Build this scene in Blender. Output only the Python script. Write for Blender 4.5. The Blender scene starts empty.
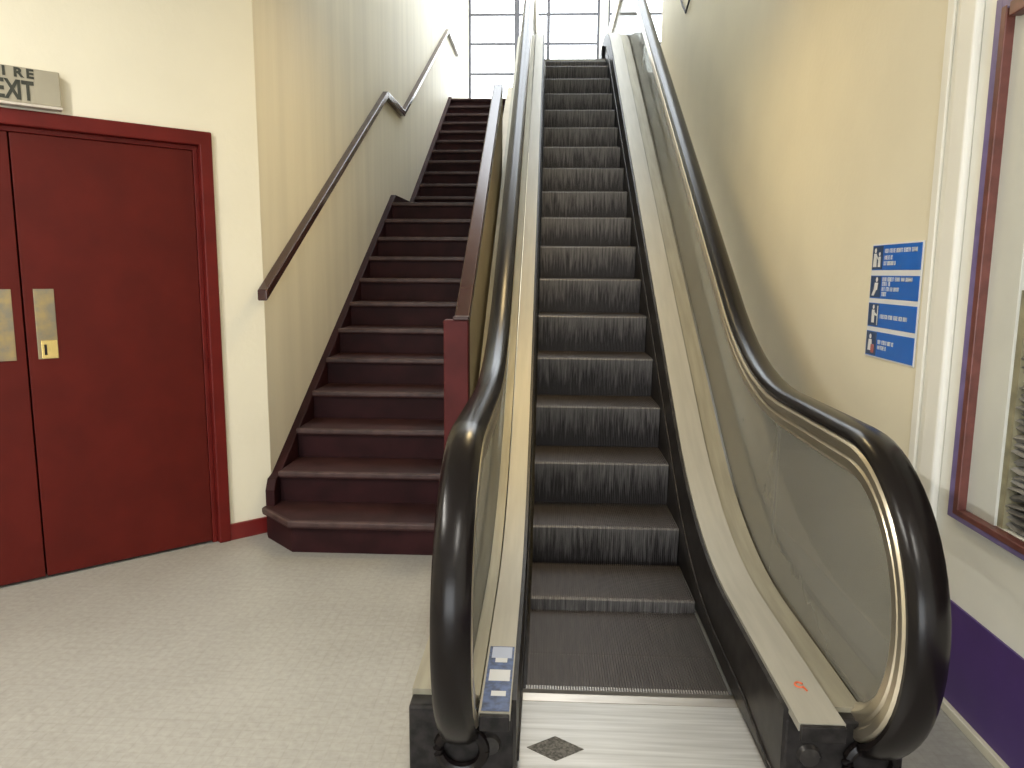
import bpy, bmesh, math, random
from math import sin, cos, tan, atan, atan2, pi, radians, sqrt
from mathutils import Vector, Matrix

random.seed(7)
SC = bpy.context.scene
COL = SC.collection

# ------------------------------------------------------------------ camera
F_PX = 750.0                      # focal length in pixels of the 1024 px wide frame
PITCH = atan(112 / 750.0)
YAW = atan(34 / (750.0 / cos(PITCH)))
ROLL = radians(0.45)
fwd = Vector((-sin(YAW) * cos(PITCH), cos(YAW) * cos(PITCH), -sin(PITCH)))
rgt = Vector((cos(YAW), sin(YAW), 0))
upv = rgt.cross(fwd)
r2 = rgt * cos(ROLL) + upv * sin(ROLL)
u2 = -rgt * sin(ROLL) + upv * cos(ROLL)
cam_data = bpy.data.cameras.new('camera')
cam_data.sensor_width = 36.0
cam_data.lens = F_PX / 1024 * 36.0
cam_data.clip_start = 0.02
cam = bpy.data.objects.new('camera', cam_data)
COL.objects.link(cam)
m = Matrix((r2, u2, -fwd)).transposed().to_4x4()
m.translation = Vector((0, 0, 1.4))
cam.matrix_world = m
SC.camera = cam

# ------------------------------------------------------------------ sky, lamps, exposure
world = bpy.data.worlds.new('overcast_sky')
SC.world = world
world.use_nodes = True
bg = world.node_tree.nodes['Background']
bg.inputs['Color'].default_value = (0.93, 0.97, 1.0, 1)
bg.inputs['Strength'].default_value = 8.6
SC.view_settings.view_transform = 'Standard'
SC.view_settings.look = 'None'
SC.view_settings.gamma = 1.0
SC.view_settings.use_curve_mapping = False
SC.view_settings.exposure = -0.13
SC.cycles.use_denoising = True
SC.cycles.max_bounces = 10
SC.cycles.diffuse_bounces = 6
SC.cycles.transparent_max_bounces = 16
SC.cycles.sample_clamp_indirect = 6.0


def area_lamp(name, loc, rot, size, size_y, power, color, portal=False, shape='RECTANGLE'):
    d = bpy.data.lights.new(name, 'AREA')
    d.shape = shape
    d.size = size
    d.size_y = size_y
    d.energy = power
    d.color = color
    o = bpy.data.objects.new(name, d)
    o.location = loc
    o.rotation_euler = rot
    COL.objects.link(o)
    if portal:
        d.cycles.is_portal = True
    return o


area_lamp('added_roof_light_portal', (0.55, 10.4, 7.2), (0, 0, 0), 3.3, 5.6, 1, (1, 1, 1), True)  # serves the roof light added above the stairwell
# daylight portals in the two glazed openings
area_lamp('window_portal', (0.55, 14.45, 5.45), (radians(-90), 0, 0), 4.1, 3.1, 1, (1, 1, 1), True)
area_lamp('shopfront_portal', (-1.1, -5.05, 1.35), (radians(90), 0, 0), 3.6, 2.4, 1, (1, 1, 1), True)


# ------------------------------------------------------------------ materials
def new_mat(name):
    mt = bpy.data.materials.new(name)
    mt.use_nodes = True
    nt = mt.node_tree
    return mt, nt, nt.nodes['Principled BSDF']


def srgb(r, g, b):
    def f(c):
        c /= 255.0
        return c / 12.92 if c <= 0.04045 else ((c + 0.055) / 1.055) ** 2.4
    return (f(r), f(g), f(b), 1)


def paint(name, col, rough=0.5, metal=0.0, spec=0.5, var=0.12, scale=6.0, bump=0.0, bscale=60.0,
          stretch=(1, 1, 1), col2=None, detail=4.0, coat=0.0, lo=0.35, hi=0.65):
    """A painted, rubber or metal surface with a little noise in its colour and relief."""
    mt, nt, p = new_mat(name)
    N, L = nt.nodes, nt.links
    tc = N.new('ShaderNodeTexCoord')
    mp = N.new('ShaderNodeMapping')
    mp.inputs['Scale'].default_value = stretch
    L.new(tc.outputs['Object'], mp.inputs['Vector'])
    nz = N.new('ShaderNodeTexNoise')
    nz.inputs['Scale'].default_value = scale
    nz.inputs['Detail'].default_value = detail
    L.new(mp.outputs['Vector'], nz.inputs['Vector'])
    rp = N.new('ShaderNodeValToRGB')
    c1 = col
    if col2 is None:
        col2 = tuple(min(1, c * (1 + var)) for c in col[:3]) + (1,)
        c1 = tuple(c * (1 - var) for c in col[:3]) + (1,)
    rp.color_ramp.elements[0].position = lo
    rp.color_ramp.elements[1].position = hi
    rp.color_ramp.elements[0].color = c1
    rp.color_ramp.elements[1].color = col2
    L.new(nz.outputs['Fac'], rp.inputs['Fac'])
    L.new(rp.outputs['Color'], p.inputs['Base Color'])
    p.inputs['Roughness'].default_value = rough
    p.inputs['Metallic'].default_value = metal
    p.inputs['Specular IOR Level'].default_value = spec
    p.inputs['Coat Weight'].default_value = coat
    p.inputs['Coat Roughness'].default_value = 0.1
    if bump:
        n2 = N.new('ShaderNodeTexNoise')
        n2.inputs['Scale'].default_value = bscale
        n2.inputs['Detail'].default_value = 3
        L.new(mp.outputs['Vector'], n2.inputs['Vector'])
        b = N.new('ShaderNodeBump')
        b.inputs['Strength'].default_value = bump
        b.inputs['Distance'].default_value = 0.01
        L.new(n2.outputs['Fac'], b.inputs['Height'])
        L.new(b.outputs['Normal'], p.inputs['Normal'])
    return mt


def floor_mat():
    """Pale grey-beige vinyl sheet with a faint small square pattern and scuffs."""
    mt, nt, p = new_mat('vinyl_floor')
    N, L = nt.nodes, nt.links
    tc = N.new('ShaderNodeTexCoord')
    br = N.new('ShaderNodeTexBrick')
    br.offset = 0.0
    br.inputs['Scale'].default_value = 12.0
    br.inputs['Brick Width'].default_value = 0.5
    br.inputs['Row Height'].default_value = 0.5
    br.inputs['Mortar Size'].default_value = 0.03
    br.inputs['Color1'].default_value = (0.345, 0.339, 0.318, 1)
    br.inputs['Color2'].default_value = (0.352, 0.346, 0.325, 1)
    br.inputs['Mortar'].default_value = (0.330, 0.323, 0.300, 1)
    L.new(tc.outputs['Object'], br.inputs['Vector'])
    nz = N.new('ShaderNodeTexNoise')
    nz.inputs['Scale'].default_value = 1.6
    nz.inputs['Detail'].default_value = 5
    L.new(tc.outputs['Object'], nz.inputs['Vector'])
    n2 = N.new('ShaderNodeTexNoise')
    n2.inputs['Scale'].default_value = 45
    n2.inputs['Detail'].default_value = 3
    L.new(tc.outputs['Object'], n2.inputs['Vector'])
    ad = N.new('ShaderNodeMath')
    ad.operation = 'ADD'
    L.new(nz.outputs['Fac'], ad.inputs[0])
    L.new(n2.outputs['Fac'], ad.inputs[1])
    rp = N.new('ShaderNodeValToRGB')
    rp.color_ramp.elements[0].position = 0.38
    rp.color_ramp.elements[1].position = 0.62
    rp.color_ramp.elements[0].color = (0.86, 0.85, 0.83, 1)
    rp.color_ramp.elements[1].color = (1.06, 1.06, 1.05, 1)
    hf = N.new('ShaderNodeMath')
    hf.operation = 'MULTIPLY'
    hf.inputs[1].default_value = 0.5
    L.new(ad.outputs[0], hf.inputs[0])
    L.new(hf.outputs[0], rp.inputs['Fac'])
    mx = N.new('ShaderNodeMix')
    mx.data_type = 'RGBA'
    mx.blend_type = 'MULTIPLY'
    mx.inputs[0].default_value = 1.0
    L.new(br.outputs['Color'], mx.inputs[6])
    L.new(rp.outputs['Color'], mx.inputs[7])
    L.new(mx.outputs[2], p.inputs['Base Color'])
    p.inputs['Roughness'].default_value = 0.42
    p.inputs['Specular IOR Level'].default_value = 0.4
    return mt


def glass_mat(name, tint, slant, gloss_rough, dirt, dirt_col, mirror=0.9):
    """Clear pane: lets light straight through, mirrors at glancing angles, with a film of grime."""
    mt, nt, p = new_mat(name)
    N, L = nt.nodes, nt.links
    N.remove(p)
    out = N['Material Output']
    tr = N.new('ShaderNodeBsdfTransparent')
    tr.inputs['Color'].default_value = tint
    gl = N.new('ShaderNodeBsdfGlossy')
    gl.inputs['Roughness'].default_value = gloss_rough
    lw = N.new('ShaderNodeLayerWeight')
    lw.inputs['Blend'].default_value = 0.5
    pw = N.new('ShaderNodeMath')
    pw.operation = 'POWER'
    pw.inputs[1].default_value = 5.0
    L.new(lw.outputs['Facing'], pw.inputs[0])
    fr = N.new('ShaderNodeMapRange')
    fr.inputs['To Min'].default_value = 0.04
    fr.inputs['To Max'].default_value = mirror
    L.new(pw.outputs[0], fr.inputs['Value'])
    tn = N.new('ShaderNodeMix')                     # a longer way through the glass at a slant takes more light
    tn.data_type = 'RGBA'
    tn.inputs[6].default_value = tint
    tn.inputs[7].default_value = slant
    L.new(lw.outputs['Facing'], tn.inputs[0])
    L.new(tn.outputs[2], tr.inputs['Color'])
    mx = N.new('ShaderNodeMixShader')
    L.new(fr.outputs['Result'], mx.inputs['Fac'])
    L.new(tr.outputs['BSDF'], mx.inputs[1])
    L.new(gl.outputs['BSDF'], mx.inputs[2])
    df = N.new('ShaderNodeBsdfDiffuse')
    df.inputs['Color'].default_value = dirt_col
    m2 = N.new('ShaderNodeMixShader')
    tc = N.new('ShaderNodeTexCoord')
    nz = N.new('ShaderNodeTexNoise')
    nz.inputs['Scale'].default_value = 2.2
    nz.inputs['Detail'].default_value = 6
    L.new(tc.outputs['Object'], nz.inputs['Vector'])
    mr = N.new('ShaderNodeMapRange')
    mr.inputs['From Min'].default_value = 0.3
    mr.inputs['From Max'].default_value = 0.7
    mr.inputs['To Min'].default_value = dirt * 0.92
    mr.inputs['To Max'].default_value = dirt * 1.08
    L.new(nz.outputs['Fac'], mr.inputs['Value'])
    L.new(mr.outputs['Result'], m2.inputs['Fac'])
    L.new(mx.outputs['Shader'], m2.inputs[1])
    L.new(df.outputs['BSDF'], m2.inputs[2])
    L.new(m2.outputs['Shader'], out.inputs['Surface'])
    return mt


def step_mat():
    """Worn die-cast treads: dark, with pale streaks rubbed along the ribs."""
    mt, nt, p = new_mat('worn_ribbed_aluminium')
    N, L = nt.nodes, nt.links
    tc = N.new('ShaderNodeTexCoord')
    oi = N.new('ShaderNodeObjectInfo')
    cb = N.new('ShaderNodeCombineXYZ')
    ml = N.new('ShaderNodeMath')
    ml.operation = 'MULTIPLY'
    ml.inputs[1].default_value = 37.0
    L.new(oi.outputs['Random'], ml.inputs[0])
    L.new(ml.outputs[0], cb.inputs['X'])
    va = N.new('ShaderNodeVectorMath')
    va.operation = 'ADD'
    L.new(tc.outputs['Object'], va.inputs[0])
    L.new(cb.outputs['Vector'], va.inputs[1])
    mp = N.new('ShaderNodeMapping')
    mp.inputs['Scale'].default_value = (75, 5, 5)
    L.new(va.outputs['Vector'], mp.inputs['Vector'])
    nz = N.new('ShaderNodeTexNoise')
    nz.inputs['Scale'].default_value = 1.0
    nz.inputs['Detail'].default_value = 4
    nz.inputs['Roughness'].default_value = 0.65
    L.new(mp.outputs['Vector'], nz.inputs['Vector'])
    # streaks are palest at the top edge of the riser, darker downward
    sp = N.new('ShaderNodeSeparateXYZ')
    L.new(tc.outputs['Object'], sp.inputs['Vector'])
    mr = N.new('ShaderNodeMapRange')
    mr.inputs['From Min'].default_value = -0.22
    mr.inputs['From Max'].default_value = -0.01
    mr.inputs['To Min'].default_value = -0.24
    mr.inputs['To Max'].default_value = 0.13
    L.new(sp.outputs['Z'], mr.inputs['Value'])
    ad = N.new('ShaderNodeMath')
    ad.operation = 'ADD'
    L.new(nz.outputs['Fac'], ad.inputs[0])
    L.new(mr.outputs['Result'], ad.inputs[1])
    rp = N.new('ShaderNodeValToRGB')
    rp.color_ramp.elements[0].position = 0.36
    rp.color_ramp.elements[1].position = 0.74
    rp.color_ramp.elements[0].color = (0.026, 0.021, 0.021, 1)
    rp.color_ramp.elements[1].color = (0.24, 0.225, 0.215, 1)
    L.new(ad.outputs[0], rp.inputs['Fac'])
    L.new(rp.outputs['Color'], p.inputs['Base Color'])
    p.inputs['Metallic'].default_value = 0.25
    p.inputs['Roughness'].default_value = 0.5
    return mt



def brushed(name, col, stretch, rough=0.35, metal=0.8, var=0.18):
    return paint(name, col, rough=rough, metal=metal, var=var, scale=1.0, stretch=stretch, detail=5)


M = {}
M['wall'] = paint('cream_wall_paint', (0.775, 0.728, 0.585, 1), rough=0.6, var=0.02, scale=2.5, bump=0.12, bscale=35, spec=0.3)
M['wall_streaked'] = paint('damp_streaked_cream_paint', (0.79, 0.75, 0.625, 1), rough=0.6, var=0.045, scale=2.0, stretch=(2.0, 3.0, 0.22), bump=0.12, bscale=20, spec=0.3)
M['wall_white'] = paint('off_white_gloss_paint', (0.86, 0.855, 0.80, 1), rough=0.35, var=0.02, scale=3, bump=0.05, bscale=30)
M['ceiling'] = paint('white_ceiling_paint', (0.80, 0.78, 0.72, 1), rough=0.8, var=0.02)
M['floor'] = floor_mat()
M['door'] = paint('dark_red_door_paint', (0.084, 0.0075, 0.0048, 1), rough=0.5, var=0.1, scale=5, spec=0.18, bump=0.05, bscale=80)
M['frame_red'] = paint('red_gloss_frame_paint', (0.115, 0.010, 0.008, 1), rough=0.42, var=0.12, scale=8, spec=0.2)
M['skirting_red'] = paint('red_skirting_paint', (0.16, 0.013, 0.012, 1), rough=0.35, var=0.1)
M['brass'] = paint('worn_brass', (0.42, 0.32, 0.16, 1), rough=0.32, metal=0.85, var=0.3, scale=25, col2=(0.28, 0.25, 0.19, 1))
M['brass_bright'] = paint('polished_brass', (0.80, 0.62, 0.24, 1), rough=0.25, metal=0.8, var=0.1)
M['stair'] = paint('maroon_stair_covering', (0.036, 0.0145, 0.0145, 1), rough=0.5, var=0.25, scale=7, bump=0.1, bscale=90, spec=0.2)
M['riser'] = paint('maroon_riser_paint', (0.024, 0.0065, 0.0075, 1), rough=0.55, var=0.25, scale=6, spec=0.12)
M['nosing'] = paint('pale_maroon_nosing', (0.058, 0.032, 0.030, 1), rough=0.42, var=0.3, scale=14, spec=0.3)  # lighter maroon than the stair treads
M['wood'] = paint('dark_brown_varnish', (0.046, 0.019, 0.018, 1), rough=0.2, var=0.1, scale=3)
M['newel'] = paint('red_brown_newel_paint', (0.085, 0.016, 0.016, 1), rough=0.5, var=0.15, spec=0.15)
M['rubber'] = paint('black_handrail_rubber', (0.007, 0.005, 0.005, 1), rough=0.24, var=0.2, scale=3, spec=0.25)
M['track'] = brushed('bronze_aluminium_guide', (0.60, 0.54, 0.43, 1), (60, 2, 2), rough=0.3, metal=0.9)
M['deck'] = brushed('satin_aluminium_deck', (0.42, 0.40, 0.345, 1), (40, 3, 3), rough=0.5, metal=0.35, var=0.05)
M['deck_inner'] = brushed('shade_toned_aluminium_cover', (0.36, 0.335, 0.26, 1), (40, 3, 3), rough=0.5, metal=0.5, var=0.1)  # same metal as the deck, its shade put into the darker colour
M['skirt'] = paint('black_skirt_enamel', (0.014, 0.012, 0.012, 1), spec=0.25, rough=0.4, var=0.5, scale=14, col2=(0.035, 0.032, 0.03, 1))
M['guard'] = paint('scuffed_black_guard', (0.03, 0.027, 0.026, 1), rough=0.4, metal=0.3, scale=20, col2=(0.10, 0.09, 0.085, 1), lo=0.5, hi=0.8)
M['steel_edge'] = brushed('scuffed_steel_edge', (0.34, 0.32, 0.29, 1), (3, 20, 3), rough=0.35, metal=0.8)
M['step'] = step_mat()
M['tread'] = paint('dark_step_tread', (0.060, 0.050, 0.048, 1), rough=0.5, metal=0.2, scale=1.0, stretch=(60, 6, 6), col2=(0.085, 0.072, 0.068, 1))  # darker tone for the tread faces of the escalator steps
M['plate'] = paint('bright_ribbed_landing_plate', (0.40, 0.397, 0.385, 1), rough=0.42, metal=0.45, scale=1.0,
                   stretch=(2.5, 60, 1), col2=(0.58, 0.58, 0.57, 1), detail=6, lo=0.3, hi=0.7)
M['plate_mark'] = paint('dark_grey_grip_patch', (0.15, 0.145, 0.135, 1), rough=0.7, scale=120, var=0.5)
M['black'] = paint('black_painted_steel', (0.010, 0.009, 0.009, 1), rough=0.45, var=0.6, scale=30, col2=(0.028, 0.025, 0.025, 1), spec=0.2)
M['clad'] = paint('tan_side_cladding', (0.44, 0.38, 0.27, 1), rough=0.5, var=0.06)
M['glass'] = glass_mat('smoked_balustrade_glass', (0.95, 0.95, 0.93, 1), (0.36, 0.37, 0.35, 1), 0.05, 0.30, (0.47, 0.46, 0.42, 1), 0.4)
M['pane'] = glass_mat('clear_window_pane', (0.97, 0.98, 0.99, 1), (0.9, 0.91, 0.92, 1), 0.01, 0.01, (0.7, 0.7, 0.7, 1))
M['bar'] = paint('grey_window_bar_paint', (0.12, 0.12, 0.14, 1), rough=0.45)
M['purple'] = paint('purple_skirting_paint', (0.072, 0.034, 0.175, 1), rough=0.4, var=0.05)
M['strip'] = paint('cream_gloss_strip', (0.66, 0.62, 0.50, 1), rough=0.35, var=0.04)
M['blue_paint'] = paint('lilac_blue_paint', (0.17, 0.13, 0.30, 1), rough=0.4, var=0.12, scale=20)
M['red_wood'] = paint('red_brown_wood', (0.15, 0.05, 0.042, 1), rough=0.4, var=0.2, scale=20)
M['mat_white'] = paint('pale_grey_reveal', (0.60, 0.61, 0.57, 1), rough=0.5, var=0.02)
M['olive'] = paint('olive_drab_edge', (0.24, 0.22, 0.14, 1), rough=0.6, var=0.2, scale=20)
M['sign_blue'] = paint('blue_sign_vinyl', (0.012, 0.135, 0.58, 1), rough=0.35, var=0.04)
M['label_blue'] = paint('faded_blue_label', (0.06, 0.10, 0.24, 1), rough=0.4, scale=40, var=0.5)
M['sign_navy'] = paint('dark_blue_pictogram_ground', (0.020, 0.055, 0.16, 1), rough=0.35, var=0.1)
M['sign_white'] = paint('white_sign_vinyl', (0.74, 0.76, 0.80, 1), rough=0.4, var=0.02)
M['sign_pale'] = paint('pale_blue_lettering', (0.50, 0.56, 0.74, 1), rough=0.4, var=0.04)
M['sign_red'] = paint('dull_red_print', (0.42, 0.12, 0.12, 1), rough=0.4)
M['orange'] = paint('orange_red_ink', (0.62, 0.13, 0.05, 1), rough=0.5)
M['exit_box'] = paint('aged_grey_sign_plastic', (0.33, 0.30, 0.225, 1), rough=0.5, var=0.06)
M['exit_ink'] = paint('black_green_lettering', (0.030, 0.032, 0.022, 1), rough=0.5)
M['exit_lip'] = paint('pale_metal_lip', (0.55, 0.50, 0.44, 1), rough=0.35, metal=0.3)
M['slat'] = paint('grey_slats', (0.30, 0.29, 0.27, 1), rough=0.5, var=0.5, scale=8, col2=(0.10, 0.095, 0.085, 1))
M['dark_gap'] = paint('dark_gap', (0.006, 0.003, 0.003, 1), rough=0.8)


def lamp_mat():
    mt, nt, p = new_mat('warm_lamp_diffuser')
    p.inputs['Base Color'].default_value = (0.9, 0.85, 0.7, 1)
    p.inputs['Emission Color'].default_value = (1.0, 0.80, 0.42, 1)
    p.inputs['Emission Strength'].default_value = 9.0
    return mt


M['lamp'] = lamp_mat()
M['tube'] = lamp_mat()
M['tube'].name = 'added_lit_tube'
M['tube'].node_tree.nodes['Principled BSDF'].inputs['Emission Color'].default_value = (1.0, 0.94, 0.82, 1)


# ------------------------------------------------------------------ mesh helpers
class MB:
    def __init__(self):
        self.v, self.f = [], []

    def add(self, vs, fs):
        o = len(self.v)
        self.v += [tuple(v) for v in vs]
        self.f += [tuple(i + o for i in f) for f in fs]
        return self

    def box(self, x0, x1, y0, y1, z0, z1):
        vs = [(x, y, z) for x in (x0, x1) for y in (y0, y1) for z in (z0, z1)]
        return self.add(vs, [(0, 1, 3, 2), (4, 6, 7, 5), (0, 4, 5, 1), (2, 3, 7, 6), (0, 2, 6, 4), (1, 5, 7, 3)])

    def prism(self, poly, axis, a0, a1):
        """Extrude a 2D outline along an axis: 'x' -> poly is (y,z); 'y' -> (x,z); 'z' -> (x,y)."""
        n = len(poly)

        def P(p, a):
            return (a, p[0], p[1]) if axis == 'x' else (p[0], a, p[1]) if axis == 'y' else (p[0], p[1], a)
        vs = [P(p, a0) for p in poly] + [P(p, a1) for p in poly]
        fs = [tuple(range(n - 1, -1, -1)), tuple(range(n, 2 * n))]
        fs += [(i, (i + 1) % n, n + (i + 1) % n, n + i) for i in range(n)]
        return self.add(vs, fs)

    def band(self, ys, lo, hi, x0, x1):
        """A curved strip in the y-z plane between lo(y) and hi(y), x0..x1 thick, in quads."""
        vs, fs = [], []
        for y in ys:
            vs += [(x0, y, lo(y)), (x0, y, hi(y)), (x1, y, hi(y)), (x1, y, lo(y))]
        for i in range(len(ys) - 1):
            a, b = 4 * i, 4 * i + 4
            for k in range(4):
                fs.append((a + k, a + (k + 1) % 4, b + (k + 1) % 4, b + k))
        e = 4 * (len(ys) - 1)
        fs += [(3, 2, 1, 0), (e, e + 1, e + 2, e + 3)]
        return self.add(vs, fs)

    def sweep_yz(self, path, prof, xc, closed=False):
        """Sweep a closed profile (u = x offset, w = along the outward normal) on a path in the y-z plane."""
        n, k = len(path), len(prof)
        vs, fs = [], []
        for i, (y, z) in enumerate(path):
            a = path[max(i - 1, 0)] if not closed else path[i - 1]
            b = path[min(i + 1, n - 1)] if not closed else path[(i + 1) % n]
            ty, tz = b[0] - a[0], b[1] - a[1]
            l = sqrt(ty * ty + tz * tz) or 1
            ny, nz = -tz / l, ty / l
            for (u, w) in prof:
                vs.append((xc + u, y + ny * w, z + nz * w))
        for i in range(n - 1):
            for j in range(k):
                a, b = i * k + j, i * k + (j + 1) % k
                fs.append((a, b, b + k, a + k))
        fs += [tuple(range(k - 1, -1, -1)), tuple(range((n - 1) * k, n * k))]
        return self.add(vs, fs)

    def tube(self, pts, r, seg=10):
        pts = [Vector(p) for p in pts]
        vs, fs = [], []
        n = len(pts)
        ref = Vector((0, 0, 1))
        for i, p in enumerate(pts):
            t = (pts[min(i + 1, n - 1)] - pts[max(i - 1, 0)]).normalized()
            a = t.cross(ref)
            if a.length < 1e-3:
                a = t.cross(Vector((0, 1, 0)))
            a.normalize()
            b = a.cross(t)
            for s in range(seg):
                th = 2 * pi * s / seg
                vs.append(p + a * (r * cos(th)) + b * (r * sin(th)))
        for i in range(n - 1):
            for s in range(seg):
                q, w = i * seg + s, i * seg + (s + 1) % seg
                fs.append((q, w, w + seg, q + seg))
        fs += [tuple(range(seg - 1, -1, -1)), tuple(range((n - 1) * seg, n * seg))]
        return self.add(vs, fs)

    def build(self, name, mat, parent=None, off=(0, 0, 0), bevel=0.0, smooth=False, seg=2, loc=None):
        me = bpy.data.meshes.new(name)
        me.from_pydata([(x - off[0], y - off[1], z - off[2]) for x, y, z in self.v], [], self.f)
        bm = bmesh.new()
        bm.from_mesh(me)
        bmesh.ops.recalc_face_normals(bm, faces=bm.faces)
        bm.to_mesh(me)
        bm.free()
        me.materials.append(mat)
        if smooth:
            for p in me.polygons:
                p.use_smooth = True
            me.set_sharp_from_angle(angle=radians(35))
        o = bpy.data.objects.new(name, me)
        COL.objects.link(o)
        if parent:
            o.parent = parent
        if loc is not None:
            o.location = loc
        if bevel:
            md = o.modifiers.new('edge', 'BEVEL')
            md.width = bevel
            md.segments = seg
            md.limit_method = 'ANGLE'
            md.angle_limit = radians(40)
        return o


def empty(name, loc=(0, 0, 0), rz=0.0):
    o = bpy.data.objects.new(name, None)
    o.empty_display_size = 0.1
    o.location = loc
    o.rotation_euler = (0, 0, rz)
    COL.objects.link(o)
    return o


def tag(o, label, cat, group=None, kind=None):
    o['label'] = label
    o['category'] = cat
    if group:
        o['group'] = group
    if kind:
        o['kind'] = kind
    return o


def struct(o, label=None, cat=None):
    o['kind'] = 'structure'
    if label:
        o['label'] = label
        o['category'] = cat
    return o


def text_mesh(name, body, height, mat, parent, loc, sx=1.0, depth=0.0015, bold=0.0):
    """Raised lettering in the x-z plane of its parent, its front towards -y; height is the capital height."""
    cu = bpy.data.curves.new(name, 'FONT')
    cu.body = body
    cu.size = height / 0.72
    cu.extrude = depth
    cu.offset = bold
    tmp = bpy.data.objects.new(name, cu)
    COL.objects.link(tmp)
    bpy.context.view_layer.update()
    me = bpy.data.meshes.new_from_object(tmp.evaluated_get(bpy.context.evaluated_depsgraph_get()))
    bpy.data.objects.remove(tmp)
    me.transform(Matrix.Diagonal((sx, 1, 1, 1)))
    me.transform(Matrix.Rotation(radians(90), 4, 'X'))
    me.materials.clear()
    me.materials.append(mat)
    me.name = name
    o = bpy.data.objects.new(name, me)
    COL.objects.link(o)
    o.parent = parent
    o.location = loc
    return o


# ------------------------------------------------------------------ main measures
WL, WR = -1.467, 1.33             # stair wall, right wall
CORNER = (-1.475, 3.848)          # where the door wall meets the stair wall
TH = atan2(0.6748, 0.738)         # door wall's local x axis
ZTOP = 3.864                      # upper floor
CEIL = 3.2                        # lobby ceiling
YWELL = 4.8                       # the ceiling stops here, the stairwell is open above
HALL = 7.0                        # stairwell ceiling
YWIN = 14.2                       # upper window wall


def dw(s, out=0.0):
    """Point of the door wall, s metres left of the corner, out metres into the room."""
    return (CORNER[0] - 0.738 * s + 0.6748 * out, CORNER[1] - 0.6748 * s - 0.738 * out)


# ------------------------------------------------------------------ setting
fl = MB()
fl.box(-5.2, -0.067, -5.3, YWIN + 0.16, -0.15, 0.0)
fl.box(-0.067, 0.644, -5.3, 2.30, -0.15, 0.0)
fl.box(0.644, 2.75, -5.3, YWIN + 0.16, -0.15, 0.0)
o = fl.build('floor', M['floor'])
struct(o, 'grey beige vinyl floor with a faint grid of small squares', 'floor')
o = MB().prism([(-1.6, 11.26), (2.75, 11.26), (2.75, YWIN + 0.3), (-1.6, YWIN + 0.3)], 'z', ZTOP - 0.3, ZTOP)
o.box(-0.37, 2.75, 9.95, 11.26, ZTOP - 0.3, ZTOP)
struct(o.build('floor_upper', M['floor']))
# stair wall, door wall, far left wall, back wall with the open shopfront, right wall
struct(MB().box(WL - 0.14, WL, CORNER[1] + 0.008, YWIN + 0.2, 0, HALL).build('wall_left', M['wall_streaked'], bevel=0.006),
       'cream plaster wall running up beside the stairs', 'wall')
we = empty('wall_front_left', (CORNER[0], CORNER[1], 0), TH)
struct(we, 'cream wall set at an angle around the red double doors', 'wall')
w = MB()
w.box(-0.222, 0.011, 0, 0.14, 0, CEIL)
w.box(-1.872, -0.222, 0, 0.14, 2.054, CEIL)
w.box(-3.1, -1.872, 0, 0.14, 0, CEIL)
w.build('wall_face', M['wall'], we)
lx, ly = dw(3.1)
struct(MB().box(-5.0, lx, ly - 0.01, ly + 0.13, 0, CEIL).box(-5.0, -4.86, -5.2, ly, 0, CEIL).build('wall_far_left', M['wall']))
bw = MB()
bw.box(-5.0, -2.9, -5.2, -5.05, 0, CEIL)
bw.box(0.7, 1.5, -5.2, -5.05, 0, CEIL)
bw.box(-2.9, 0.7, -5.2, -5.05, 2.4, CEIL)
struct(bw.build('wall_back', M['wall']))
rw = MB()
rw.box(WR, WR + 0.14, 2.69, 9.6, 0, HALL)
struct(rw.build('wall_right', M['wall'], bevel=0.004), 'cream plaster wall running up beside the escalator', 'wall')
rf = MB()                                                   # white panelled front stretch, with the opening of the display
D0, D1, DZ0, DZ1 = 0.95, 2.353, 0.668, 2.165                # clear opening y0,y1,z0,z1
rf.box(WR, WR + 0.14, D1, 2.69, 0, CEIL)
rf.box(WR, WR + 0.14, -5.2, D0, 0, CEIL)
rf.box(WR, WR + 0.14, D0, D1, 0, DZ0)
rf.box(WR, WR + 0.14, D0, D1, DZ1, CEIL)
struct(rf.build('wall_right_front', M['wall_white']), 'white painted wall around the framed display opening', 'wall')
struct(MB().box(-5.0, 1.5, -5.2, YWELL, CEIL, CEIL + 0.12).build('ceiling', M['ceiling']))
cw = MB()
cw.box(-1.62, 2.75, YWELL - 0.1, 7.6, HALL, HALL + 0.12)
cw.box(-1.62, 2.75, 13.2, YWIN + 0.3, HALL, HALL + 0.12)
cw.box(-1.62, -1.1, 7.6, 13.2, HALL, HALL + 0.12)
cw.box(2.2, 2.75, 7.6, 13.2, HALL, HALL + 0.12)
struct(cw.build('ceiling_stairwell', M['ceiling']))
sky_ = empty('window_4', (0.55, 10.4, HALL + 0.05))  # roof light added out of view to brighten the stairwell walls
struct(sky_, 'added glazed roof light, unseen over the stairwell', 'window')
g = MB()
for y in (7.6, 9.45, 11.3, 13.15):
    g.box(-1.1, 2.2, y, y + 0.05, HALL + 0.02, HALL + 0.10)
for x in (-1.1, 0.0, 1.1, 2.15):
    g.box(x, x + 0.05, 7.6, 13.2, HALL + 0.03, HALL + 0.09)
g.build('glazing_bars', M['bar'], sky_, (0.55, 10.4, HALL + 0.05))
MB().box(-1.1, 2.2, 7.6, 13.2, HALL + 0.055, HALL + 0.063).build('window_pane', M['pane'], sky_, (0.55, 10.4, HALL + 0.05))
struct(MB().box(-1.62, 1.5, YWELL - 0.12, YWELL, CEIL + 0.12, HALL).build('wall_over_lobby', M['wall']))
struct(MB().box(2.6, 2.75, 9.3, YWIN + 0.2, ZTOP - 0.3, HALL).build('wall_upper_right', M['wall']))
struct(MB().box(1.44, 2.75, 9.46, 9.6, ZTOP - 0.3, HALL).build('wall_upper_return', M['wall']))
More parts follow.
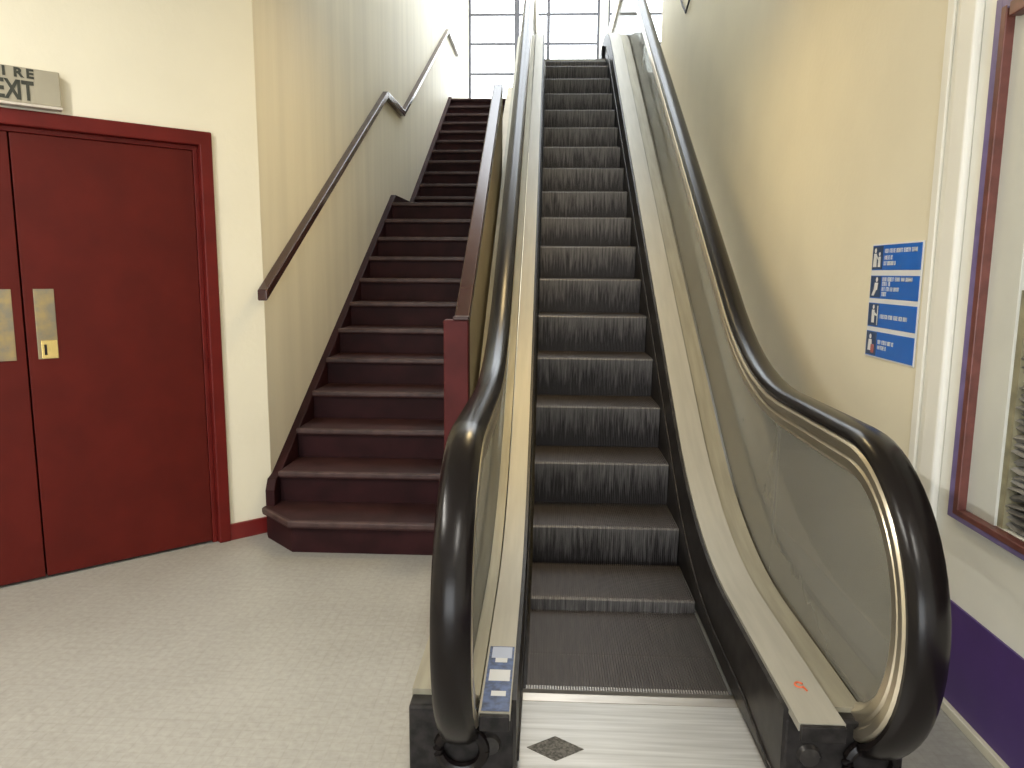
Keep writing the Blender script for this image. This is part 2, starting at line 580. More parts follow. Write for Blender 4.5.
struct(MB().box(-1.6, 2.75, YWIN, YWIN + 0.16, 0.0, ZTOP).build('wall_below_window', M['wall']))

# right wall: two bright vertical mouldings, purple skirting and its cream foot strip
struct(MB().box(WR - 0.012, WR, 2.672, 2.716, 0.40, CEIL).build('trim_1', M['wall_white'], bevel=0.004),
       'narrow white vertical moulding beside the blue notice', 'trim')
struct(MB().box(WR - 0.03, WR, 2.50, 2.60, 0.40, CEIL).build('trim_2', M['wall_white'], bevel=0.012, seg=3),
       'broad white vertical moulding next to the framed display', 'trim')
struct(MB().box(WR - 0.008, WR, -5.0, 2.72, 0.03, 0.357).build('baseboard_right', M['purple'], bevel=0.002),
       'deep purple painted skirting band along the right wall', 'baseboard')
struct(MB().box(WR - 0.024, WR, -5.0, 2.72, 0.0, 0.03).build('trim_3', M['strip'], bevel=0.003),
       'cream strip at the foot of the purple skirting', 'trim')
# red skirting between door frame and stairs
bl = empty('baseboard_left', (CORNER[0], CORNER[1], 0), TH)
struct(bl, 'short dark red skirting between door frame and stairs', 'baseboard')
MB().box(-0.222, 0.010, -0.016, 0.0, 0, 0.086).build('skirting_board', M['skirting_red'], bl, bevel=0.003)

# ------------------------------------------------------------------ double doors
dr = empty('door_1', (CORNER[0], CORNER[1], 0), TH)
struct(dr, 'dark red double doors with metal push plates', 'door')
f = MB()
f.prism([(-0.222, 0), (-0.222, 2.054), (-1.872, 2.054), (-1.872, 0), (-1.812, 0), (-1.812, 1.988), (-0.282, 1.988), (-0.282, 0)],
        'y', -0.024, 0.12)
f.build('door_frame', M['frame_red'], dr, bevel=0.006)
s = MB()
s.prism([(-0.282, 0), (-0.282, 1.988), (-1.812, 1.988), (-1.812, 0), (-1.790, 0), (-1.790, 1.966), (-0.304, 1.966), (-0.304, 0)],
        'y', 0.012, 0.045)
s.build('door_stop', M['frame_red'], dr, bevel=0.003)
for k, (a, b) in enumerate(((-1.0435, -0.306), (-1.788, -1.0505))):
    lf = MB().box(a, b, 0.014, 0.058, 0.012, 1.964).build('door_leaf', M['door'], dr, bevel=0.003)
    if k == 0:
        MB().box(-1.006, -0.928, 0.0115, 0.0145, 1.004, 1.311).build('push_plate', M['brass'], lf, bevel=0.001)
        q = MB().box(-0.992, -0.930, 0.008, 0.0118, 1.006, 1.086)
        q.build('lock_plate', M['brass_bright'], lf, bevel=0.001)
        MB().box(-0.982, -0.972, 0.0065, 0.0085, 1.022, 1.068).build('keyhole', M['dark_gap'], lf)
    else:
        MB().box(-1.170, -1.087, 0.0115, 0.0145, 1.004, 1.311).build('push_plate', M['brass'], lf, bevel=0.001)
MB().box(-1.88, -0.2, 0.10, 0.13, 0.0, 2.05).build('dark_backing', M['dark_gap'], dr)

# exit sign standing over the frame
ex = empty('exit_sign', dw(1.10) + (2.064,), TH)
tag(ex, 'grey box sign with black lettering above the red double doors', 'sign')
MB().box(-0.29, 0.248, -0.05, -0.001, 0.012, 0.154).build('sign_body', M['exit_box'], ex, bevel=0.004)
MB().box(-0.30, 0.252, -0.056, -0.001, 0.0, 0.012).build('bottom_lip', M['exit_lip'], ex, bevel=0.003)
for ch, x in zip('EXIT', (0.012, 0.049, 0.089, 0.108)):
    text_mesh('lettering', ch, 0.076, M['exit_ink'], ex, (x, -0.0515, 0.026), sx=0.66, bold=0.003)
for ch, x in zip('FIRE', (-0.010, 0.042, 0.082, 0.126)):
    text_mesh('small_lettering', ch, 0.036, M['exit_ink'], ex, (x, -0.0515, 0.114), sx=1.1, bold=0.002)

# ------------------------------------------------------------------ staircase
RISE, GO, Y1 = 0.168, 0.31, 3.52
XS0, XS1 = -1.42, -0.442
Y2 = 8.13                                             # first nose of the upper flight
st = empty('staircase', (-0.95, Y1, 0))
tag(st, 'dark maroon staircase rising beside the cream left wall', 'staircase')
SO = (-0.95, Y1, 0)


def make_step(y, z, depth, first=False, XS1=XS1):
    if first:
        tp = [(XS1, y), (-1.265, y), (-1.472, y + 0.205), (-1.472, y + 0.245), (XS0 - 0.04, y + 0.245), (XS0, y + depth), (XS1, y + depth)]
        rp = [(XS1, y + 0.03), (-1.258, y + 0.03), (-1.455, y + 0.225), (-1.455, y + 0.25), (XS0, y + 0.25), (XS1, y + 0.25)]
        t = MB().prism(tp, 'z', z - 0.035, z)
        r_ = MB().prism(rp, 'z', 0.0, z - 0.035)
    else:
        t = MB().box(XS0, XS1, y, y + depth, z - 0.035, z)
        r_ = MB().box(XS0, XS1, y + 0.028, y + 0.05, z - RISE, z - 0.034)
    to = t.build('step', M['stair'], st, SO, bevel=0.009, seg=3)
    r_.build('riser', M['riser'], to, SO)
    n = MB()
    if first:
        n.prism([(XS1, y - 0.002), (-1.267, y - 0.002), (-1.474, y + 0.203), (-1.474, y + 0.24), (-1.26, y + 0.03), (XS1, y + 0.03)], 'z', z - 0.028, z + 0.002)
    else:
        n.box(XS0, XS1, y - 0.002, y + 0.028, z - 0.028, z + 0.002)
    n.build('nosing', M['nosing'], to, SO, bevel=0.008, seg=3)
    return to


for n in range(1, 12):
    make_step(Y1 + GO * (n - 1), RISE * n, GO + 0.05, n == 1)
make_step(Y1 + GO * 11, RISE * 12, 1.26).name = 'landing'
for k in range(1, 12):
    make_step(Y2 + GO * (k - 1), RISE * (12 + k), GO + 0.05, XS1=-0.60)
# wall stringer: saw-free band that follows both flights and the landing
sp_ = [(3.765, 0), (3.765, 0.252), (3.80, 0.305), (3.938, 0.345), (7.13, 2.103), (8.054, 2.112), (11.36, 3.913), (11.36, 3.55),
       (8.25, 1.86), (6.95, 1.80), (4.1, 0.0)]
sp_[3] = (3.87, 0.32)
MB().prism(sp_, 'x', WL, XS0 + 0.002).build('stringer', M['riser'], st, SO, bevel=0.004)
# newel post and the sloping rail along the escalator side
nw = MB().box(-0.498, -0.376, 3.62, 3.70, RISE, 1.168).build('newel_post', M['newel'], st, SO, bevel=0.006)
MB().box(-0.450, -0.374, 3.606, 3.70, 1.168, 1.186).build('newel_cap', M['nosing'], nw, SO, bevel=0.004)


def zcap(y):
    return 1.190 + 0.648 * (y - 3.68)


MB().prism([(3.66, zcap(3.66)), (6.32, zcap(6.32)), (6.36, zcap(6.32) - 0.02), (6.36, zcap(6.32) - 0.08), (3.66, zcap(3.66) - 0.055)], 'x', -0.450, -0.376).build(
    'sloping_handrail', M['wood'], st, SO, bevel=0.008, seg=3)
MB().prism([(3.70, 0.0), (3.70, zcap(3.70) - 0.05), (6.34, zcap(6.34) - 0.05), (6.34, 1.1), (4.2, 0.0)], 'x', -0.4425, -0.378).build(
    'side_panel', M['clad'], st, SO)

MB().prism([(8.0, 1.6), (8.0, 2.30), (11.26, 4.02), (11.26, 3.0)], 'x', -0.598, -0.372).build('side_wall', M['clad'], st, SO, bevel=0.004)

# rail on the stair wall: rises, runs level past the landing, rises again, then level at the top
XR = -1.42
hr = empty('stair_handrail', (XR, 3.768, 1.31))
tag(hr, 'dark brown wooden handrail fixed along the cream stair wall', 'handrail')
HO = (XR, 3.768, 1.31)
path = [(3.768, 1.30), (6.853, 2.965), (7.653, 2.965), (11.09, 4.765), (12.3, 4.765)]


def thick(path, h):
    """Outline of a rail of vertical height h whose top follows the path."""
    return path + [(y, z - h) for y, z in reversed(path)]


for i in range(len(path) - 1):
    seg_ = [path[i], path[i + 1]]
    if i:
        seg_[0] = (seg_[0][0], seg_[0][1])
    MB().prism(thick(seg_, (0.056, 0.056, 0.045, 0.045)[i]), 'x', WL, XR + 0.004).build('rail', M['wood'], hr, HO, bevel=0.007, seg=3)

# ------------------------------------------------------------------ escalator
XC = 0.2885
SL, YB, YT = 0.6545, 3.10, 3.10 + ZTOP / 0.6545       # slope, foot and head of the nosing line
es = empty('escalator', (XC, 1.62, 0))
tag(es, 'narrow escalator with glass balustrades and black handrails beside the stairs', 'escalator')
EO = (XC, 1.62, 0)


def nz(y, t=0.5, y0=YB, y1=YT):
    """Height of the nosing line: level, eased into the slope, eased back to level."""
    def ramp(d):
        return 0.0 if d < -t else d if d > t else (d + t) ** 2 / (4 * t)
    return SL * (ramp(y - y0) - ramp(y - y1))


def frange(a, b, s):
    n = max(1, int(round((b - a) / s)))
    return [a + (b - a) * i / n for i in range(n + 1)]


DECK = 0.275
YE = 12.4                                            # upper end of the balustrades


def dk(y):
    return DECK + nz(y, 0.55, YB - 0.02, YT + 0.05)


def hz(y):
    return 0.97 + nz(y, 0.45, YB + 0.02, YT + 0.05)


# handrail centre-line with the newel half circles at both ends
RN = 0.43
cyb, czb = 2.055, 0.54
loop = [(cyb + RN * cos(radians(a)), czb + RN * sin(radians(a))) for a in range(246, 89, -6)]
loop += [(y, hz(y)) for y in frange(2.2, YE - 0.1, 0.12)]
czt = ZTOP + 0.54
loop += [(YE + RN * cos(radians(a)), czt + RN * sin(radians(a))) for a in range(90, -67, -6)]
# normals of sweep_yz point to the outside of the loop on this direction of travel (front bottom -> up -> top)
W = 0.046
RAIL = []
for (u, w) in ((-W, -0.016), (-W - 0.002, -0.002), (-W + 0.006, 0.010), (-0.025, 0.0185), (0, 0.0205), (0.025, 0.0185), (W - 0.006, 0.010),
               (W + 0.002, -0.002), (W, -0.016), (W - 0.009, -0.019), (-W + 0.009, -0.019)):
    RAIL.append((u, w))
TRACK = [(-0.028, -0.013), (0.028, -0.013), (0.040, -0.021), (0.048, -0.030), (0.048, -0.050), (0.036, -0.058), (0.036, -0.066), (0.042, -0.072), (0.042, -0.096), (0.022, -0.116), (-0.022, -0.116), (-0.042, -0.096), (-0.042, -0.072), (-0.036, -0.066), (-0.036, -0.058), (-0.048, -0.050), (-0.048, -0.030), (-0.040, -0.021)]
HX, GX, DX0, OX = 0.543, 0.543, 0.3665, 0.645
for sgn, side in ((-1, 'left'), (1, 'right')):
    DX1 = 0.4835 if sgn > 0 else 0.4485                # the strip beside the wall is a little broader
    if sgn > 0:
        OX, GX = 0.672, 0.575
    else:
        OX, GX = 0.645, 0.500
    hxx = XC + 0.0425 + sgn * HX
    MB().sweep_yz(loop, RAIL, hxx).build('handrail', M['rubber'], es, EO, smooth=True)
    MB().sweep_yz(loop, TRACK, hxx).build('handrail_guide', M['track'], es, EO, smooth=True)
    # balustrade glass in panels, open 6 mm joints between them
    g0, g1 = hxx - 0.005, hxx + 0.005
    rg = RN - 0.045
    arc = [(cyb + rg * cos(radians(a)), czb + rg * sin(radians(a))) for a in range(250, 89, -8)]
    y_end = 2.78
    poly = arc + [(y, hz(y) - 0.045) for y in frange(2.2, y_end, 0.1)] + [(y, dk(y) - 0.03) for y in frange(y_end, 1.95, 0.1)]
    MB().prism(poly, 'x', g0, g1).build('glass_panel', M['glass'], es, EO)
    cuts = [2.786, 4.3, 5.8, 7.3, 8.8, 10.4, 12.0]
    for a, b in zip(cuts[:-1], cuts[1:]):
        MB().band(frange(a, b - 0.006, 0.1), lambda y: dk(y) - 0.03, lambda y: hz(y) - 0.045, g0, g1).build('glass_panel', M['glass'], es, EO)
    arc = [(YE + rg * cos(radians(a)), czt + rg * sin(radians(a))) for a in range(90, -67, -8)]
    poly = [(12.0, hz(12.0) - 0.045), (12.2, hz(12.2) - 0.045)] + arc + [(YE, ZTOP + 0.2), (12.0, dk(12.0) - 0.03)]
    MB().prism(poly, 'x', g0, g1).build('glass_panel', M['glass'], es, EO)

    def xs(a, b):
        return tuple(sorted((XC + sgn * a, XC + sgn * b)))
    ys = frange(1.785, YE, 0.1)
    # bright deck strip, the shade-toned cover between it and the glass, outer cover, outside cladding
    x0, x1 = xs(DX0, DX1)
    dko = MB().band(ys, lambda y: dk(y) - 0.022, dk, x0, x1).build('deck_strip', M['deck'], es, EO, smooth=True)
    MB().box(x0 + 0.002, x1 - 0.002, 1.771, 1.785, dk(1.8) - 0.045, dk(1.8) - 0.002).build('end_cap', M['black'], dko, EO, bevel=0.003)
    x0, x1 = xs(DX1 + 0.007, GX - 0.006)
    MB().band(frange(1.90, YE, 0.1), lambda y: dk(y) - 0.09, lambda y: dk(y) - 0.022, x0, x1).build('inner_cover', M['deck_inner'], es, EO, smooth=True)
    x0, x1 = xs(GX + 0.008, OX)
    MB().band(frange(1.92, YE, 0.1), lambda y: dk(y) - 0.06, lambda y: dk(y) - 0.02, x0, x1).build('outer_cover', M['deck_inner'], es, EO, smooth=True)
    x0, x1 = xs(OX - 0.02, OX)
    MB().band(frange(1.93, YE, 0.1), lambda y: max(0.0, dk(y) - 1.25), lambda y: dk(y) - 0.061, x0, x1).build('side_cladding', M['clad'], es, EO)
    # skirt with its steel edge strip
    x0, x1 = xs(0.3535, DX0 + 0.003)
    MB().band(frange(1.865, YE, 0.1), lambda y: max(0.012, dk(y) - 0.62), lambda y: dk(y) - 0.012, x0, x1).build('skirt', M['skirt'], es, EO, smooth=True)
    x0, x1 = xs(0.3475, 0.3545)
    MB().band(frange(1.93, 9.2, 0.1), lambda y: max(0.012, nz(y) + 0.018) + max(0, (2.25 - y)) * 0.1, lambda y: nz(y) + 0.085 - max(0, (2.25 - y)) * 0.15, x0, x1).build(
        'skirt_guard', M['guard'], es, EO, bevel=0.003, smooth=True)
    # black newel base: block, sloped back, rubber inlet where the handrail goes in, round bolt cover
    x0, x1 = xs(DX0 - 0.006, OX)
    nb = MB().prism([(1.862, 0.0), (1.862, 0.230), (1.868, 0.238), (1.925, 0.238), (1.925, 0.0)], 'x', x0, x1).build('newel_base', M['black'], es, EO, bevel=0.006)
    ring = []
    ic = (hxx, 1.858, 0.125)
    rp_ = [(ic[0] + 0.062 * cos(t), ic[1] - 0.006, ic[2] + 0.058 * sin(t)) for t in [2 * pi * k / 24 for k in range(25)]]
    MB().tube(rp_, 0.016, 8).build('handrail_inlet', M['rubber'], nb, EO, smooth=True)
    bx = XC + sgn * 0.425
    bc = MB()
    n_ = 20
    vs = [(bx + 0.032 * cos(2 * pi * k / n_), 1.862, 0.135 + 0.032 * sin(2 * pi * k / n_)) for k in range(n_)]
    vs += [(bx + 0.026 * cos(2 * pi * k / n_), 1.850, 0.135 + 0.026 * sin(2 * pi * k / n_)) for k in range(n_)]
    bc.add(vs, [tuple(range(n_, 2 * n_))] + [(k, (k + 1) % n_, n_ + (k + 1) % n_, n_ + k) for k in range(n_)])
    bc.build('bolt_cover', M['guard'], nb, EO, smooth=True)
    tb = MB().box(x0, x1, 12.3, 12.45, ZTOP, ZTOP + 0.25).build('newel_base', M['black'], es, EO, bevel=0.006)

# landing plates
lp = MB().box(XC - 0.356, XC + 0.42, 1.05, 2.335, 0.0, 0.012)
lp.v = [(x, y, z) for x, y, z in lp.v]
lpo = lp.build('landing_plate', M['plate'], es, EO, bevel=0.002)
dmx, dmy = XC - 0.2435, 2.032
MB().prism([(dmx - 0.084, dmy), (dmx, dmy - 0.058), (dmx + 0.084, dmy), (dmx, dmy + 0.058)], 'z', 0.0118, 0.0135).build('diamond_mark', M['plate_mark'], lpo, EO)
cp = MB().prism([(2.275, 0.0), (2.275, 0.0135), (2.315, 0.017), (2.362, 0.004), (2.362, -0.01)], 'x', XC - 0.3535, XC + 0.3535)
cpo = cp.build('comb_plate', M['steel_edge'], es, EO)
th_ = MB()
for k in range(76):
    x = XC - 0.339 + 0.009 * k
    th_.box(x, x + 0.0045, 2.345, 2.385, -0.004, 0.0045)
th_.build('comb_teeth', M['steel_edge'], cpo, EO)
MB().box(XC - 0.37, XC + 0.37, 9.25, 12.6, ZTOP - 0.02, ZTOP + 0.004).build('landing_plate', M['plate'], es, EO)

MB().box(XC + 0.315, XC + 0.352, 9.28, 9.34, ZTOP + 0.004, ZTOP + 0.16).build('stop_button_post', M['black'], es, EO, bevel=0.012)

# one ribbed step, copied up the run
prof = []                                             # (y, z) from the back of the tread over the nose and down the riser
for y in (0.376, 0.25, 0.12, 0.02):
    prof.append((y, 0.0))
prof += [(0.006, -0.003), (0.0, -0.012)]
for k in range(1, 9):
    t = k / 8
    prof.append((0.022 * sin(pi * 0.5 * t), -0.012 - 0.235 * t))
smb = MB()
xsx = []
pitch_ = 0.0094
nr = 73
for k in range(nr):
    x = -nr * pitch_ / 2 + k * pitch_
    xsx += [(x, 0), (x + 0.0005, 1), (x + 0.0050, 1), (x + 0.0055, 0)]
xsx.append((nr * pitch_ / 2, 0))
vs = []
for (y, z) in prof:
    for (x, hi) in xsx:
        d = 0.0 if hi else 0.007
        if z > -0.004:
            vs.append((x, y + (d if y < 0.02 else 0), z - d))
        else:
            vs.append((x, y + d, z))
k_ = len(xsx)
fs = []
for i in range(len(prof) - 1):
    for j in range(k_ - 1):
        a = i * k_ + j
        fs.append((a, a + 1, a + 1 + k_, a + k_))
smb.add(vs, fs)
step0 = smb.build('step', M['step'], es, loc=(0, 0, 0))
step0.data.materials.append(M['tread'])
for p_ in step0.data.polygons:
    if p_.center.z > -0.0072 and p_.center.y > 0.012:
        p_.material_index = 1
GS = 0.3525
ysn = [2.245, 2.602, 2.99]
ysn += [3.412 + GS * k for k in range(0, 20)]
ysn = [y for y in ysn if y < 9.2]
for i, y in enumerate(ysn):
    so = step0 if i == 0 else step0.copy()
    if i:
        COL.objects.link(so)
        so.parent = es
    so.location = (0.0065, y - EO[1], nz(y) + 0.001 - 0.0012 * max(0, 2 - i))
MB().band(frange(2.1, 9.4, 0.15), lambda y: nz(y) - 0.7, lambda y: nz(y) - 0.30, XC - 0.40, XC + 0.40).build('truss', M['black'], es, EO)

# small blue label on the left deck strip, ink mark on the right one
lb = MB()


def quad_on_deck(mb, xa, xb, ya, yb, lift):
    vs = []
    for y in frange(ya, yb, 0.04):
        vs += [(xa, y, dk(y) + lift), (xb, y, dk(y) + lift)]
    n = len(vs) // 2
    mb.add(vs, [(2 * i, 2 * i + 1, 2 * i + 3, 2 * i + 2) for i in range(n - 1)])


xl0, xl1 = XC - 0.4485 + 0.006, XC - DX0 - 0.003
lab = MB()
quad_on_deck(lab, xl0, xl1, 1.79, 2.13, 0.0012)
lab = lab.build('safety_label', M['label_blue'], es, EO)
for (ya, yb, c) in ((2.06, 2.125, 'sign_pale'), (1.935, 1.995, 'sign_white')):
    q = MB()
    quad_on_deck(q, xl0 + 0.008, xl1 - 0.006, ya, yb, 0.0018)
    q.build('printed_panel', M[c], lab, EO)
for (ya, yb, xa, xb) in ((2.035, 2.06, 0.02, 0.055), (1.86, 1.885, 0.02, 0.06)):
    q = MB()
    quad_on_deck(q, xl0 + xa, xl0 + xb, ya, yb, 0.0018)
    q.build('printed_line', M['sign_white'], lab, EO)
mk = MB()
mx_, my_ = XC + 0.425, 1.965
mz_ = dk(my_) + 0.0012
pts = [(mx_ + 0.011 * cos(t), my_ + 0.013 * sin(t), mz_) for t in [radians(a) for a in range(20, 330, 25)]]
pts += [(mx_ + 0.012, my_ - 0.03, mz_)]
mk.tube(pts, 0.0028, 6)
mk.build('ink_mark', M['orange'], es, EO)

# ------------------------------------------------------------------ safety notice on the right wall
sn = empty('safety_notice', (WR - 0.001, 2.96, 1.07), radians(-90))
tag(sn, 'white notice with four blue instruction panels on the cream right wall', 'sign')
MB().box(-0.206, 0.212, -0.004, 0.0, 0.0, 0.452).build('backing', M['sign_white'], sn, bevel=0.001)
PAN = [(0.349, 0.446, ((0.0, 0.222, 0.070), (0.0, 0.075, 0.044), (0.0, 0.105, 0.022))),
       (0.237, 0.327, ((0.0, 0.205, 0.072), (0.0, 0.07, 0.054), (0.0, 0.145, 0.034), (0.0, 0.055, 0.014))),
       (0.123, 0.218, ((0.0, 0.235, 0.040),)),
       (0.006, 0.105, ((0.0, 0.14, 0.056), (0.0, 0.075, 0.034)))]


def word_bars(mb, x0, x1, z, h, rnd):
    """Small print too far away to read: short upright strokes set close in a line."""
    x = x0
    while x < x1 - 0.006:
        n = rnd.randint(3, 7)
        for _ in range(n):
            if x > x1 - 0.006:
                break
            w = rnd.uniform(0.005, 0.0085)
            c = rnd.choice('HIOTE')
            if c in 'HOE':
                mb.box(x, x + 0.003, -0.0062, -0.005, z, z + h)
            if c in 'HO':
                mb.box(x + w - 0.003, x + w, -0.0062, -0.005, z, z + h)
            if c in 'OET':
                mb.box(x, x + w, -0.0062, -0.005, z + h - 0.0035, z + h)
            if c in 'OE':
                mb.box(x, x + w, -0.0062, -0.005, z, z + 0.0035)
            if c in 'HE':
                mb.box(x, x + w, -0.0062, -0.005, z + h / 2 - 0.0012, z + h / 2 + 0.0012)
            if c in 'IT':
                mb.box(x + w / 2 - 0.001, x + w / 2 + 0.001, -0.0062, -0.005, z, z + h)
            x += w + 0.0022
        x += 0.007


rnd = random.Random(3)
for k, (z0, z1, lines) in enumerate(PAN):
    pn = MB().box(-0.200, 0.204, -0.0052, -0.0035, z0, z1).build('instruction_panel', M['sign_blue'], sn)
    pc = MB().box(-0.197, -0.105, -0.0058, -0.005, z0 + 0.004, z1 - 0.003).build('pictogram', M['sign_navy'], pn)
    fg = MB()                                          # figures: heads, bodies and an arm or a rail
    zc = (z0 + z1) / 2
    def disc(mb, x, z, r):
        v = [(x + r * cos(2 * pi * q / 12), -0.0066, z + r * sin(2 * pi * q / 12)) for q in range(12)]
        mb.add(v, [tuple(range(12))])
    def blade(mb, pts):
        mb.add([(x, -0.0066, z) for x, z in pts], [tuple(range(len(pts)))])
    if k == 0:
        disc(fg, -0.170, z1 - 0.020, 0.010)
        disc(fg, -0.132, z1 - 0.034, 0.008)
        blade(fg, [(-0.184, z1 - 0.032), (-0.158, z1 - 0.032), (-0.154, z0 + 0.012), (-0.188, z0 + 0.012)])
        blade(fg, [(-0.158, z1 - 0.036), (-0.138, z1 - 0.056), (-0.138, z1 - 0.064), (-0.158, z1 - 0.046)])
        blade(fg, [(-0.142, z1 - 0.044), (-0.122, z1 - 0.044), (-0.120, z0 + 0.012), (-0.144, z0 + 0.012)])
    elif k == 1:
        disc(fg, -0.140, z1 - 0.016, 0.010)
        blade(fg, [(-0.158, z1 - 0.028), (-0.126, z1 - 0.028), (-0.132, zc - 0.012), (-0.164, zc - 0.012)])
        blade(fg, [(-0.164, zc - 0.010), (-0.138, zc - 0.010), (-0.160, z0 + 0.010), (-0.182, z0 + 0.010)])
    elif k == 2:
        disc(fg, -0.150, z1 - 0.016, 0.009)
        blade(fg, [(-0.164, z1 - 0.027), (-0.138, z1 - 0.027), (-0.138, z0 + 0.016), (-0.164, z0 + 0.016)])
        blade(fg, [(-0.138, z1 - 0.036), (-0.112, z1 - 0.046), (-0.112, z1 - 0.054), (-0.138, z1 - 0.048)])
        blade(fg, [(-0.116, z1 - 0.010), (-0.108, z1 - 0.010), (-0.108, z0 + 0.008), (-0.116, z0 + 0.008)])
    else:
        disc(fg, -0.160, z1 - 0.022, 0.010)
        blade(fg, [(-0.174, z1 - 0.034), (-0.146, z1 - 0.034), (-0.140, z0 + 0.020), (-0.180, z0 + 0.020)])
    fg.build('figure', M['sign_white'], pc)
    if k == 3:
        MB().box(-0.150, -0.122, -0.0072, -0.006, z0 + 0.012, z0 + 0.046).build('red_figure', M['sign_red'], pc)
    tx = MB()
    for (a, b, z) in lines:
        word_bars(tx, -0.092 + a, -0.092 + b + (0.05 if k in (0, 1) and b > 0.18 else 0.0), z0 + z - 0.004, 0.016, rnd)
    tx.build('small_print', M['sign_white'], pn)

cbl = MB()
cbl.tube([(WR - 0.010, 8.42, 4.75), (WR - 0.012, 8.32, 4.30), (WR - 0.014, 8.05, 4.05), (WR - 0.016, 7.88, 3.95), (WR - 0.016, 7.83, 3.91), (WR - 0.014, 7.72, 3.95), (WR - 0.012, 7.56, 4.02), (WR - 0.010, 7.46, 4.40), (WR - 0.010, 7.44, 4.75)], 0.009, 8)
co = cbl.build('cable', M['black'], None, (WR, 7.85, 3.9), smooth=True, loc=(WR, 7.85, 3.9))
tag(co, 'thin dark looped cable hanging on the upper right wall', 'cable')

# ------------------------------------------------------------------ framed display opening in the white wall
dc = empty('display_case', (WR, 1.64, DZ0 - 0.04), radians(-90))
tag(dc, 'wall display case in a lilac and red-brown frame with grey slats inside', 'display case')


def dbox(mb, y0, y1, x0, x1, z0, z1):
    """World-aligned box given in wall terms, stored in the display's own axes."""
    return mb.box(-(y1 - 1.64), -(y0 - 1.64), x0 - WR, x1 - WR, z0 - (DZ0 - 0.04), z1 - (DZ0 - 0.04))


fr = MB()
dbox(fr, 2.374, 2.408, WR - 0.022, WR + 0.004, 0.632, 2.20)
dbox(fr, 0.88, 0.94, WR - 0.022, WR + 0.004, 0.632, 2.20)
dbox(fr, 0.94, 2.376, WR - 0.022, WR + 0.004, 0.632, 0.650)
dbox(fr, 0.94, 2.376, WR - 0.022, WR + 0.004, 2.16, 2.20)
fr.build('outer_frame', M['blue_paint'], dc, bevel=0.003)
fr = MB()
dbox(fr, 2.349, 2.376, WR - 0.024, WR + 0.012, 0.648, 2.17)
dbox(fr, 0.92, 0.95, WR - 0.030, WR + 0.02, 0.648, 2.17)
dbox(fr, 0.95, 2.352, WR - 0.024, WR + 0.012, 0.648, 0.668)
dbox(fr, 0.95, 2.325, WR - 0.030, WR + 0.02, 2.13, 2.17)
fr.build('inner_frame', M['red_wood'], dc, bevel=0.003)
rv = MB()
dbox(rv, 0.95, 2.325, WR + 0.10, WR + 0.12, 0.66, 2.17)
dbox(rv, 2.20, 2.352, WR + 0.004, WR + 0.10, 0.66, 2.17)
rv.build('pale_panel', M['mat_white'], dc, bevel=0.002)
eg = MB()
dbox(eg, 2.172, 2.20, WR + 0.012, WR + 0.095, 0.668, 1.36)
eg.build('side_strip', M['olive'], dc)
sl = MB()
rnd = random.Random(11)
z = 0.672
while z < 1.34:
    hgt = rnd.uniform(0.016, 0.027)
    n = 24
    vs, fs = [], []
    ph, am = rnd.uniform(0, 6), rnd.uniform(0.003, 0.007)
    x_in = WR + rnd.uniform(0.022, 0.040)
    for i in range(n + 1):
        y = 2.172 - 1.15 * i / n
        dz = am * sin(ph + i * 1.3) + am * 0.6 * sin(ph * 2 + i * 2.9)
        for (xx, zz) in ((x_in, z + 0.002), (x_in - 0.012, z + hgt * 0.5), (x_in, z + hgt - 0.004), (WR + 0.09, z + hgt - 0.004), (WR + 0.09, z + 0.002)):
            vs.append((-(y - 1.64), xx - WR, zz + dz - (DZ0 - 0.04)))
    for i in range(n):
        for j in range(5):
            a, b = 5 * i + j, 5 * i + (j + 1) % 5
            fs.append((a, b, b + 5, a + 5))
    fs += [(4, 3, 2, 1, 0), tuple(range(5 * n, 5 * n + 5))]
    sl.add(vs, fs)
    z += hgt
sl.build('slats', M['slat'], dc)

# ------------------------------------------------------------------ upper windows
YW = YWIN


def window(n, x0, x1, z0, z1, verts, hors, label):
    w = empty('window_%d' % n, ((x0 + x1) / 2, YW, z0))
    struct(w, label, 'window')
    off = ((x0 + x1) / 2, YW, z0)
    f = MB()
    t = 0.045
    f.box(x0, x0 + t, YW, YW + 0.06, z0, z1)
    f.box(x1 - t, x1, YW, YW + 0.06, z0, z1)
    f.box(x0 + t, x1 - t, YW, YW + 0.06, z0, z0 + t)
    f.box(x0 + t, x1 - t, YW, YW + 0.06, z1 - t, z1)
    f.build('window_frame', M['bar'], w, off)
    b = MB()
    for x in verts:
        b.box(x - 0.03, x + 0.03, YW + 0.005, YW + 0.05, z0 + t, z1 - t)
    for z in hors:
        b.box(x0 + t, x1 - t, YW + 0.008, YW + 0.045, z - 0.021, z + 0.021)
    b.build('glazing_bars', M['bar'], w, off)
    MB().box(x0 + t, x1 - t, YW + 0.024, YW + 0.030, z0 + t, z1 - t).build('window_pane', M['pane'], w, off)


HZ = [4.40, 4.938, 5.453, 5.95, 6.45]
window(1, WL, -0.60, ZTOP, HALL, [], HZ, 'tall barred window behind the stair head')
window(2, -0.60, 0.875, ZTOP, HALL, [-0.035], HZ, 'tall barred window behind the escalator head')
window(3, 1.02, 2.6, ZTOP, HALL, [1.64], HZ, 'tall barred window to the right of the white pillar')
struct(MB().box(0.875, 1.02, YW - 0.05, YW + 0.12, ZTOP, HALL).build('trim_4', M['wall_white'], bevel=0.006),
       'white pillar between the upper windows', 'pillar')

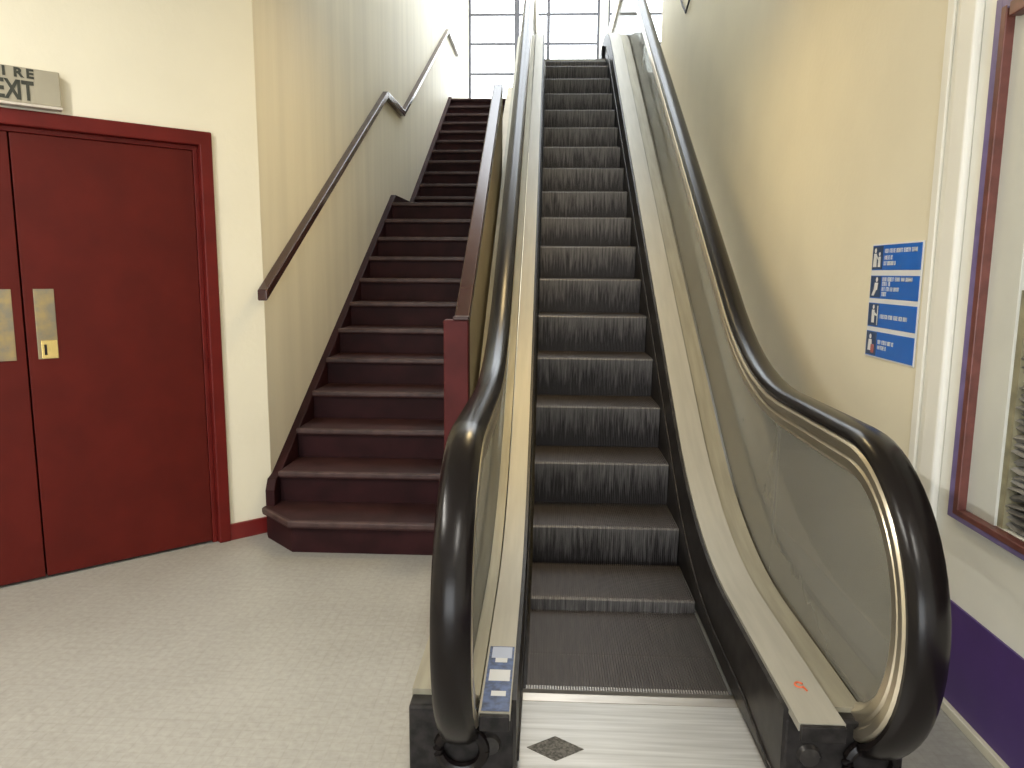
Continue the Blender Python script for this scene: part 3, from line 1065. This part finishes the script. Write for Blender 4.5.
# ------------------------------------------------------------------ tube lights added out of view to brighten the lobby
def added_tube_light(x, y, label, power):
    t = empty('added_tube_light', (x, y, CEIL))
    tag(t, label, 'lamp', 'added tube lights on the lobby ceiling')
    MB().prism([(-0.09, 0.0), (0.09, 0.0), (0.06, -0.06), (-0.06, -0.06)], 'y', -0.75, 0.75).build('housing', M['wall_white'], t, bevel=0.004)
    MB().tube([(0, -0.70, -0.085), (0, 0.0, -0.085), (0, 0.70, -0.085)], 0.019, 16).build('tube', M['tube'], t, smooth=True)
    for yy in (-0.725, 0.725):
        MB().box(-0.03, 0.03, yy - 0.02, yy + 0.02, -0.11, -0.055).build('end_socket', M['wall_white'], t, bevel=0.003)
    return area_lamp('added_tube_light_glow', (x, y, CEIL - 0.115), (0, 0, 0), 0.05, 1.4, power, (1.0, 0.96, 0.89))


added_tube_light(-2.2, 0.9, 'added long tube light, unseen on the lobby ceiling nearer the red doors', 105)
added_tube_light(0.3, -0.6, 'added long tube light, unseen on the lobby ceiling nearer the right wall', 45)

# ------------------------------------------------------------------ ceiling lamp of the lobby
cl = empty('ceiling_lamp', (-0.05, 4.15, CEIL))
tag(cl, 'round warm lamp on the lobby ceiling above the foot of the stairs', 'lamp')


def lathe(profile, n=32):
    mb = MB()
    vs, fs = [], []
    for (r, z) in profile:
        for k in range(n):
            vs.append((r * cos(2 * pi * k / n), r * sin(2 * pi * k / n), z))
    for i in range(len(profile) - 1):
        for k in range(n):
            a, b = i * n + k, i * n + (k + 1) % n
            fs.append((a, b, b + n, a + n))
    mb.add(vs, fs)
    return mb


lathe([(0.001, 0.0), (0.20, 0.0), (0.21, -0.02), (0.20, -0.03), (0.001, -0.03)]).build('lamp_base', M['wall_white'], cl, smooth=True)
lathe([(0.185, -0.03), (0.18, -0.06), (0.15, -0.09), (0.09, -0.11), (0.001, -0.115)]).build('lamp_shade', M['lamp'], cl, smooth=True)
area_lamp('lobby_lamp_light', (-0.05, 4.15, CEIL - 0.125), (0, 0, 0), 0.34, 0.34, 21, (1.0, 0.74, 0.36), shape='DISK')
